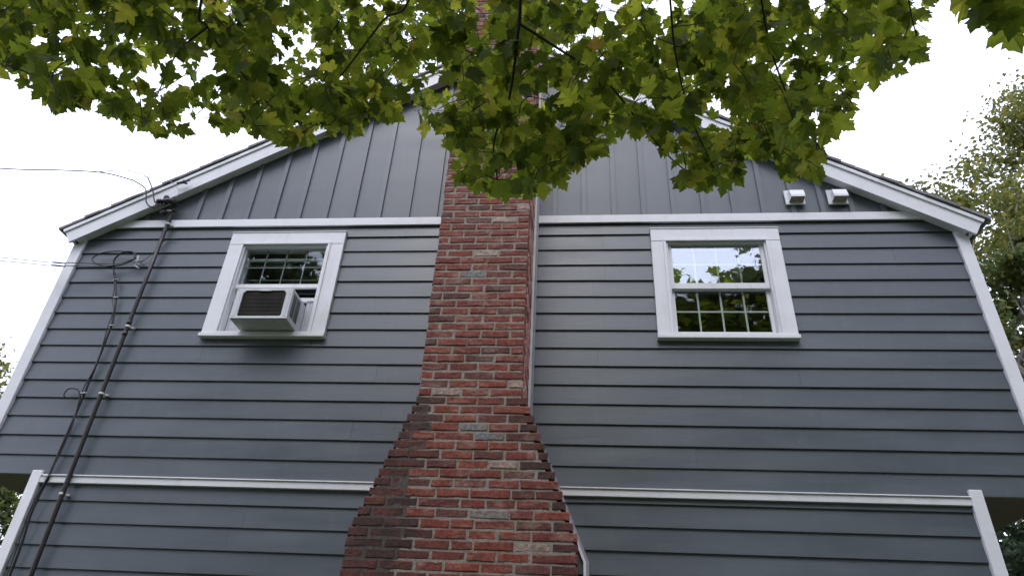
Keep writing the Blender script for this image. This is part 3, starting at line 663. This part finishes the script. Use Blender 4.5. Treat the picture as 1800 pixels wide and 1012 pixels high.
# ------------------------------------------------------------------ trees
def np_mesh(name, v_, f_, m_, parent=None):
    v_ = np.asarray(v_, np.float32); f_ = np.asarray(f_, np.int32); me = bpy.data.meshes.new(name)
    me.vertices.add(len(v_)); me.vertices.foreach_set('co', v_.ravel()); k = f_.shape[1]
    me.loops.add(f_.size); me.loops.foreach_set('vertex_index', f_.ravel()); me.polygons.add(len(f_))
    me.polygons.foreach_set('loop_start', np.arange(0, f_.size, k, dtype=np.int32)); me.polygons.foreach_set('loop_total', np.full(len(f_), k, np.int32))
    me.update(calc_edges=True); me.validate(); return link(name, me, m_, parent)
def far_tree(name, label, base, height, rad, seed, m_, nleaf, leaf=0.12, low=0.3, barkm='bark', lean=(0, 0), nclus=120, group=None, spread=0.1):
    r = np.random.RandomState(seed); t_ = thing(name, label, 'tree', base, group)
    B = np.array(base); top = B + np.array([lean[0], lean[1], height * 0.92]); T = Tubes()
    stem = [B + (top - B) * s + np.array([r.normal() * 0.12, r.normal() * 0.12, 0]) * (s > 0) for s in np.linspace(0, 1, 9)]
    r0_ = height * 0.016; T.add([tuple(p - B) for p in stem], [r0_ * (1 - 0.93 * s) for s in np.linspace(0, 1, 9)], 8)
    # limbs to cluster centres
    cen = []
    while len(cen) < nclus:
        d = r.normal(size=3); d /= np.linalg.norm(d); q = d * r.uniform(0.35, 1) ** 0.5
        s = (q[2] + 1) / 2; wd = math.sin(math.pi * min(1, 0.12 + s * 0.84)) ** 0.7
        cen.append(np.array([q[0] * rad * wd + lean[0] * s, q[1] * rad * wd + lean[1] * s, height * (low + (1 - low) * s)]))
    cen = np.array(cen)
    for c in cen[::2]:
        s = np.clip(c[2] / height - 0.16, 0.15, 0.92); a = (top - B) * s / 0.92 * 0.92; mid = (a + c) / 2 + np.array([0, 0, -0.05 * height * r.uniform(0, 1)]) + r.normal(size=3) * 0.2
        rr = r0_ * (1 - s) * 0.4 + 0.012; T.add(spline([tuple(a), tuple(mid), tuple(c)], 4), list(np.linspace(rr, 0.01, 9)), 5)
    T.build('trunk', M[barkm], t_)
    idx = r.randint(0, nclus, nleaf); sig = rad * spread * r.uniform(0.7, 1.5, nclus)
    P_ = cen[idx] + r.normal(size=(nleaf, 3)) * sig[idx][:, None] * np.array([1, 1, 0.6])
    nrm = r.normal(size=(nleaf, 3)) + np.array([0, 0, 0.7]); nrm /= np.linalg.norm(nrm, axis=1)[:, None]
    a = np.cross(nrm, r.normal(size=(nleaf, 3))); a /= np.linalg.norm(a, axis=1)[:, None]; b_ = np.cross(nrm, a)
    sz = leaf * r.uniform(0.6, 1.25, nleaf)[:, None]
    V_ = np.stack([P_ - a * sz * 0.5, P_ + b_ * sz * 0.36 + nrm * sz * 0.08, P_ + a * sz * 0.55, P_ - b_ * sz * 0.36 + nrm * sz * 0.08], 1).reshape(-1, 3)
    F_ = np.arange(nleaf * 4).reshape(-1, 4)
    np_mesh('crown', V_, F_, M[m_], t_)
    return t_
far_tree('tall_tree', 'tall yellowing tree rising highest beyond the right roof edge', (17.2, 13, 0), 23.0, 4.4, 3, 'far_olive', 30000, 0.16, 0.38, 'palebark', (0, 0), 74, None, 0.085)
far_tree('sparse_tree', 'sparse half dead tree with pale bare limbs behind the right eave', (11.4, 12.5, 0), 17.4, 3.5, 4, 'far_olive', 12000, 0.15, 0.50, 'palebark', (-0.4, 0), 64, None, 0.085)
far_tree('leafy_tree', 'dense green tree directly behind the right corner board', (11.9, 10.5, 0), 14.0, 3.1, 5, 'far_green', 30000, 0.15, 0.3, 'palebark', (0, 0), 90, None, 0.09)
far_tree('leafy_tree', 'tall green tree at the far right picture edge behind the corner', (15.8, 14.5, 0), 17.5, 3.4, 15, 'far_olive', 28000, 0.15, 0.25, 'palebark', (0, 0), 84, None, 0.085)
far_tree('understorey_tree', 'low dark green tree under the right overhang', (11.2, 12.5, 0), 7.0, 2.8, 6, 'far_dark', 26000, 0.16, 0.18, 'bark', (0, 0), 100)
far_tree('leafy_tree', 'olive tree beyond the left corner of the house', (-18.8, 12.5, 0), 10.8, 3.0, 7, 'far_olive', 22000, 0.16, 0.25, 'bark', (0, 0), 110)
far_tree('understorey_tree', 'small green tree below the left overhang', (-15.6, 11.5, 0), 6.6, 2.2, 8, 'far_green', 18000, 0.16, 0.2, 'bark', (0, 0), 80)
far_tree('tall_tree', 'tall bright green tree behind the roof, left of the chimney top', (-4.2, 11.5, 0), 27.0, 3.6, 9, 'far_green', 12000, 0.16, 0.62, 'bark', (0, 0), 120)
# trees behind the camera, some mirrored in panes; low close pair added for shade
for i, (x, y, h, rd) in enumerate(((-12.5, -15.5, 19, 4.6), (-6.5, -17, 17, 4.0), (-1.0, -16, 16, 4.0), (5.2, -19, 17.2, 3.6), (9.2, -17, 23, 3.3), (12.5, -8.5, 15, 4.6), (7.2, -9.2, 8.0, 2.6), (-8.6, -9.4, 8.0, 2.6))):
    far_tree('yard_tree', ['tall tree mirrored in the left window', 'second tree mirrored in the left window', 'middle tree across the yard, behind the viewer', 'low tree mirrored in the lower right panes', 'tree mirrored at the right of the upper right panes', 'rightmost tree across the yard, behind the viewer', 'low unseen tree close on the right, added to shade the wall', 'low unseen tree close on the left, added to shade the wall'][i], (x, y, 0), h, rd, 30 + i, 'far_green', 16000, 0.34, 0.10, 'bark', (0, 0), 110, 'trees across the yard')

# ---- the overhanging maple
def project(p_):
    d = np.atleast_2d(p_) - CAM; z_ = d @ FW
    zz_ = np.where(np.abs(z_) < 1e-6, 1e-6, z_)
    return 900 + 1199.92 * (d @ RT) / zz_, 506 - 1199.92 * (d @ UP) / zz_, z_
def sight(px, py, dist):
    d = RT * (px - 900) / 1199.92 - UP * (py - 506) / 1199.92 + FW
    return CAM + d / np.linalg.norm(d) * dist
# lower outline of the hanging foliage as seen from the yard
OX = [-200, 0, 60, 100, 160, 200, 240, 300, 330, 345, 400, 450, 520, 560, 620, 680, 720, 740, 760, 790, 800, 840, 900, 950, 1000, 1025, 1060, 1090, 1140, 1175, 1190, 1250, 1290, 1310, 1360, 1380, 1440, 1450, 1500, 1530, 1560, 1620, 1640, 1652, 1658, 1665, 1700, 1760, 1800, 1840, 2100]
OY = [120, 140, 172, 205, 205, 222, 242, 262, 250, 215, 250, 252, 275, 250, 242, 226, 212, 228, 255, 275, 326, 350, 358, 358, 325, 290, 278, 250, 255, 292, 335, 348, 342, 295, 290, 322, 330, 262, 228, 160, 145, 118, 55, 0, -10, 40, 88, 105, 80, 60, 60]
def allowed(p_, margin):
    x, y, z_ = project(p_); yb = np.interp(x, OX, OY)
    inside = (z_ > 0.1) & (x > -40) & (x < 1840) & (y > -30) & (y < 1050)
    return (~inside) | (y < yb - margin)
maple = thing('maple_tree', 'green maple tree whose leafy branches hang across the top', 'tree', (0.9, -9.6, 0))
MI = Matrix.Translation((-0.9, 9.6, 0))
def Q(o): o.parent = maple; o.matrix_parent_inverse = MI; return o
T = Tubes()
T.add(spline([(0.9, -9.6, 0), (0.85, -9.55, 1.6), (0.8, -9.5, 3.4), (0.6, -9.4, 5.5), (0.5, -9.3, 8.0), (0.3, -9.2, 10.5)], 4), list(np.linspace(0.24, 0.05, 21)), 14)
Q(T.build('trunk', M['bark']))
# main boughs: from the trunk forward over the viewer, then drooping towards the house
hub = np.array([-0.05, -5.0, 4.62])
boughs = [
    ([(0.8, -9.5, 3.6), (0.5, -8.0, 4.5), (0.1, -6.4, 4.8), tuple(hub)], 0.075, 0.026),
    ([tuple(hub), (-0.16, -4.4, 4.15), (-0.187, -3.964, 3.728), (-0.2, -3.874, 3.661), (-0.213, -3.80, 3.60), (-0.242, -3.696, 3.508), (-0.298, -3.598, 3.405), (-0.286, -3.50, 3.29)], 0.0085, 0.003),
    ([(-0.195, -3.90, 3.685), (-0.019, -3.80, 3.628), (0.104, -3.74, 3.575), (0.228, -3.62, 3.49), (0.36, -3.5, 3.40), (0.5, -3.42, 3.33)], 0.0055, 0.0022),
    ([tuple(hub), (0.25, -4.5, 4.2), (0.33, -3.95, 3.71), (0.36, -3.8, 3.58), (0.42, -3.65, 3.45), (0.5, -3.55, 3.30)], 0.0055, 0.0022),
    ([tuple(hub), (0.5, -4.6, 4.3), (0.62, -4.0, 3.75), (0.72, -3.75, 3.52), (0.86, -3.6, 3.34), (0.95, -3.52, 3.25)], 0.006, 0.0022),
    ([tuple(hub), (0.7, -4.8, 4.3), (1.0, -4.2, 3.85), (1.15, -3.85, 3.6), (1.32, -3.65, 3.42)], 0.006, 0.0022),
    ([tuple(hub), (-0.4, -4.6, 4.2), (-0.55, -4.05, 3.72), (-0.66, -3.98, 3.62), (-0.82, -3.86, 3.49), (-0.98, -3.75, 3.40)], 0.006, 0.0022),
    ([tuple(hub), (-0.8, -4.9, 4.1), (-1.18, -4.2, 3.54), (-1.2, -4.09, 3.47), (-1.12, -3.95, 3.40), (-1.03, -3.82, 3.34)], 0.0065, 0.0022),
    ([(-1.2, -4.09, 3.47), (-1.3, -4.05, 3.40), (-1.36, -3.99, 3.27)], 0.004, 0.002),
    ([(-0.8, -4.9, 4.1), (-1.4, -4.6, 3.75), (-1.75, -4.3, 3.42), (-1.9, -4.15, 3.25)], 0.006, 0.0022),
    ([tuple(hub), (0.8, -5.0, 4.1), (1.05, -4.75, 3.3), (1.0, -4.6, 2.95)], 0.0055, 0.0022),
    ([(0.5, -8.0, 4.5), (-1.5, -6.8, 5.2), (-3.2, -5.8, 5.6), (-4.6, -5.0, 5.8)], 0.06, 0.012),
    ([(0.5, -8.0, 4.5), (2.0, -6.8, 5.2), (3.6, -5.6, 5.6), (4.8, -5.0, 5.9)], 0.06, 0.012),
    ([(0.6, -9.4, 5.5), (0.3, -7.4, 6.6), (-0.2, -5.6, 7.2), (-0.4, -4.4, 7.3)], 0.06, 0.012),
    ([(0.55, -9.35, 7.0), (-2.0, -8.0, 7.8), (-4.0, -6.8, 8.3)], 0.06, 0.012),
    ([(0.55, -9.35, 7.0), (2.6, -8.0, 7.8), (4.4, -6.8, 8.2)], 0.06, 0.012),
]
nodes = []
for pts, ra, rb in boughs:
    sp = spline(pts, 6)
    if ra < 0.02:
        while len(sp) > 3 and not allowed(np.array(sp[-1]), 30)[0]: sp.pop()
    t_ = Tubes(); t_.add(sp, list(np.linspace(ra, rb, len(sp))), 7); Q(t_.build('branch', M['twig'] if ra < 0.02 else M['bark']))
    for a, b_ in zip(sp[:-1], sp[1:]):
        for s in (0, 0.5): nodes.append(np.array(a) * (1 - s) + np.array(b_) * s)
# leaf shapes
HALF = [(0.0, 0.0), (0.10, -0.045), (0.25, -0.03), (0.40, 0.05), (0.335, 0.12), (0.35, 0.20), (0.47, 0.27), (0.53, 0.38), (0.62, 0.55), (0.49, 0.53), (0.44, 0.60), (0.33, 0.545), (0.235, 0.515), (0.255, 0.60), (0.34, 0.70), (0.225, 0.715), (0.19, 0.80), (0.11, 0.86), (0.0, 1.03)]
def leaf_shape(seed):
    r = np.random.RandomState(seed); fold = r.uniform(0.05, 0.5); curl = r.uniform(-0.1, 0.55); sk = r.uniform(-0.12, 0.12); wd = r.uniform(0.8, 1.12)
    pts = [(x, y) for x, y in HALF] + [(-x, y) for x, y in HALF[-2:0:-1]]
    V_ = [(0.0, 0.34, 0.0)]
    for x, y in pts:
        x2 = x * wd * (1 + r.uniform(-0.07, 0.07)) + sk * y; y2 = y + r.uniform(-0.015, 0.015) * (abs(x) > 0.01)
        V_.append((x2, y2, fold * abs(x) - curl * (x * x * 0.8 + (y - 0.3) ** 2) + r.uniform(-0.02, 0.02)))
    k = len(pts); F_ = [(0, 1 + i, 1 + (i + 1) % k) for i in range(k)]
    b0 = len(V_); pl = r.uniform(0.5, 0.8)          # petiole
    for y, q in ((0.02, 0.010), (-pl, 0.012)):
        for a in (0, 2.1, 4.2): V_.append((math.cos(a) * q, y, math.sin(a) * q + (0.0 if y > 0 else pl * 0.18)))
    for i in range(3): j = (i + 1) % 3; F_ += [(b0 + i, b0 + j, b0 + 3 + j), (b0 + i, b0 + 3 + j, b0 + 3 + i)]
    return np.array(V_), np.array(F_), pl
SHAPES = [leaf_shape(60 + i) for i in range(14)]
LM = []
for V_, F_, pl in SHAPES:
    me = bpy.data.meshes.new('leaf'); me.from_pydata(V_.tolist(), [], F_.tolist()); me.materials.append(M['leaf']); LM.append(me)
# twig tips through the spray
tips = []
def accept(p_, mg=18):
    if allowed(p_, mg)[0]: tips.append(p_); return True
    return False
cnt = 0
while cnt < 1200:                                    # spray in the picture
    px, py = nr.uniform(-80, 1635), nr.uniform(-140, 350)
    if py > np.interp(px, OX, OY) - 18: continue
    if px < 330 and py > 60 and nr.rand() < 0.35: continue
    if px > 1470 and py > 40 and nr.rand() < 0.45: continue
    dist = nr.uniform(2.3, 4.1) + 0.7 * max(0, (140 - py) / 280)
    cnt += accept(sight(px, py, dist), 14)
for px, py in ((780, 235), (770, 200), (830, 290), (850, 318), (900, 325), (940, 322), (985, 290), (1000, 250), (880, 270), (930, 240), (820, 250), (960, 270), (1040, 255), (1205, 312), (1222, 300), (1265, 315), (1280, 300), (1245, 325), (1245, 270), (1440, 305), (1385, 305), (1395, 290), (1425, 292), (1375, 250), (520, 232), (480, 205), (305, 205), (265, 195), (90, 150), (140, 155), (610, 200), (1490, 200), (1590, 95), (1600, 30), (1560, 120), (1120, 225), (1180, 255), (30, 90), (285, 222), (312, 230), (250, 215), (105, 172), (190, 198), (15, 112), (400, 222), (445, 225)):
    tips.append(sight(px, py - 8, nr.uniform(2.35, 2.9)))
for px, py in ((1735, -12), (1755, 25), (1800, 8), (1725, -50), (1850, -15), (1765, -38)): tips.append(sight(px, py - 22, nr.uniform(1.75, 1.9)))
nvis = len(tips)
while len(tips) < nvis + 1250:                      # the rest of the crown, over and behind the viewer, shaped to shade the wall
    q = nr.normal(size=3); q /= np.linalg.norm(q); q *= nr.uniform(0.3, 1) ** 0.4
    p_ = np.array([0.1, -7.6, 6.7]) + q * np.array([5.8, 4.0, 3.2])
    if p_[2] < 3.7: continue
    x, y, z_ = project(p_)
    if -1.3 < p_[0] < 1.0 and p_[1] > -6.6 and nr.rand() < 0.7: continue  # unseen crown thinned over the centre so more light reaches the spray
    if z_[0] > 0 and -60 < x[0] < 1860 and y[0] > -60 and (y[0] > np.interp(x[0], OX, OY) - 90 or nr.rand() < 0.5): continue
    if z_[0] > 0 and -260 < x[0] < 2060 and y[0] > -260 and y[0] < 700 and p_[1] > -5.3 and np.linalg.norm(p_ - CAM) < 1.7: continue
    tips.append(p_)
# grow twigs: each tip joins the nearest wood, nearest tips first
nodes = np.array(nodes); order = list(range(len(tips))); tw = Tubes(); attach = {}
tipsA = np.array(tips); dmin = np.full(len(tips), 1e9); near = np.zeros(len(tips), int)
def upd(start):
    global dmin, near
    for i in range(0, len(nodes) - start, 64):
        blk = nodes[start + i:start + i + 64]; d = np.linalg.norm(tipsA[:, None] - blk[None], axis=2); j = d.argmin(1); m_ = d[np.arange(len(tipsA)), j]
        better = m_ < dmin; dmin[better] = m_[better]; near[better] = j[better] + start + i
upd(0); left = np.ones(len(tips), bool)
while left.any():
    k = int(np.where(left, dmin, 1e9).argmin()); left[k] = False; a = nodes[near[k]]; p_ = tipsA[k]; L_ = np.linalg.norm(p_ - a)
    if not allowed((a + p_) / 2, 5)[0]: pass
    mid = (a + p_) / 2 + np.array([0, 0, 0.10 * L_]) + nr.normal(size=3) * 0.06 * L_
    sp = spline([tuple(a), tuple(mid), tuple(p_)], max(3, int(L_ / 0.1)))
    rr = 0.0017 + min(0.012, 0.004 * L_); tw.add(sp, list(np.linspace(rr, 0.0014, len(sp))), 4); attach[k] = sp
    s0 = len(nodes); nodes = np.vstack([nodes, np.array(sp[1:])]); upd(s0)
Q(tw.build('twigs', M['twig']))
# leaves along the last part of each twig
leaves = []
for k, p_ in enumerate(tips):
    sp = [np.array(q) for q in attach[k]]; vis = k < nvis
    nl = nr.randint(2, 5) if 1200 <= k < nvis - 6 else nr.randint(4, 8) if vis else nr.randint(6, 10)
    big = nvis - 6 <= k < nvis
    for j in range(nl):
        s = 1 - abs(nr.normal()) * 0.35 if len(sp) > 2 else 1; idx = int(np.clip(s, 0, 1) * (len(sp) - 1)); root = sp[idx]
        if np.linalg.norm(root - p_) > 0.28: root = p_ + (root - p_) / np.linalg.norm(root - p_) * nr.uniform(0.02, 0.28)
        size = nr.uniform(0.040, 0.080) if vis else nr.uniform(0.13, 0.19)
        if big: size = nr.uniform(0.055, 0.075)
        sh = nr.randint(len(SHAPES))
        n_ = np.array([0.0, 0.50, 0.72]) + nr.normal(size=3) * 0.42; n_ /= np.linalg.norm(n_)
        tip = np.array([0, 0.35, -0.75]) + nr.normal(size=3) * np.array([0.75, 0.5, 0.45]); tip -= n_ * (tip @ n_); tip /= np.linalg.norm(tip)
        xax = np.cross(tip, n_); base = root + tip * size * SHAPES[sh][2]
        ctr = base + tip * size * 0.45
        if not allowed(ctr, 12 if vis else 40)[0]: continue
        if np.linalg.norm(ctr - CAM) < 1.05: continue
        leaves.append((base, xax, tip, n_, size, sh, vis))
# those that show largest become single leaves, the rest one mass
def score(lf):
    c = lf[0] + lf[2] * lf[4] * 0.45; x, y, z_ = project(c)
    if z_[0] < 0 or not (0 < x[0] < 1800) or not (0 < y[0] < 1012): return -1
    d = c - CAM; dd = np.linalg.norm(d); edge = 1 - min(1, max(0, (np.interp(x[0], OX, OY) - y[0])) / 300) * 0.4
    return lf[4] / dd * (0.35 + abs(d @ lf[3]) / dd) * edge / max(1, dd - 1.4)
sc_ = [score(lf) for lf in leaves]; top = set(np.argsort(sc_)[::-1][:298])
mv, mf = [], []; off = 0
for i, (base, xa, ta, na, size, sh, vis) in enumerate(leaves):
    if i in top:
        o = bpy.data.objects.new('leaf', LM[sh]); C.objects.link(o)
        Mx = Matrix(((xa[0] * size, ta[0] * size, na[0] * size, base[0] - 0.9), (xa[1] * size, ta[1] * size, na[1] * size, base[1] + 9.6), (xa[2] * size, ta[2] * size, na[2] * size, base[2]), (0, 0, 0, 1)))
        o.parent = maple; o.matrix_basis = Mx
    else:
        V_, F_, pl = SHAPES[sh]; mv.append(base + (V_[:, :1] * xa + V_[:, 1:2] * ta + V_[:, 2:] * na) * size); mf.append(F_ + off); off += len(V_)
o = Q(np_mesh('foliage', np.vstack(mv), np.vstack(mf), M['leaf'])); o['kind'] = 'stuff'
print('leaves', len(leaves), 'bricks', nsingle, 'objects', len(bpy.data.objects))
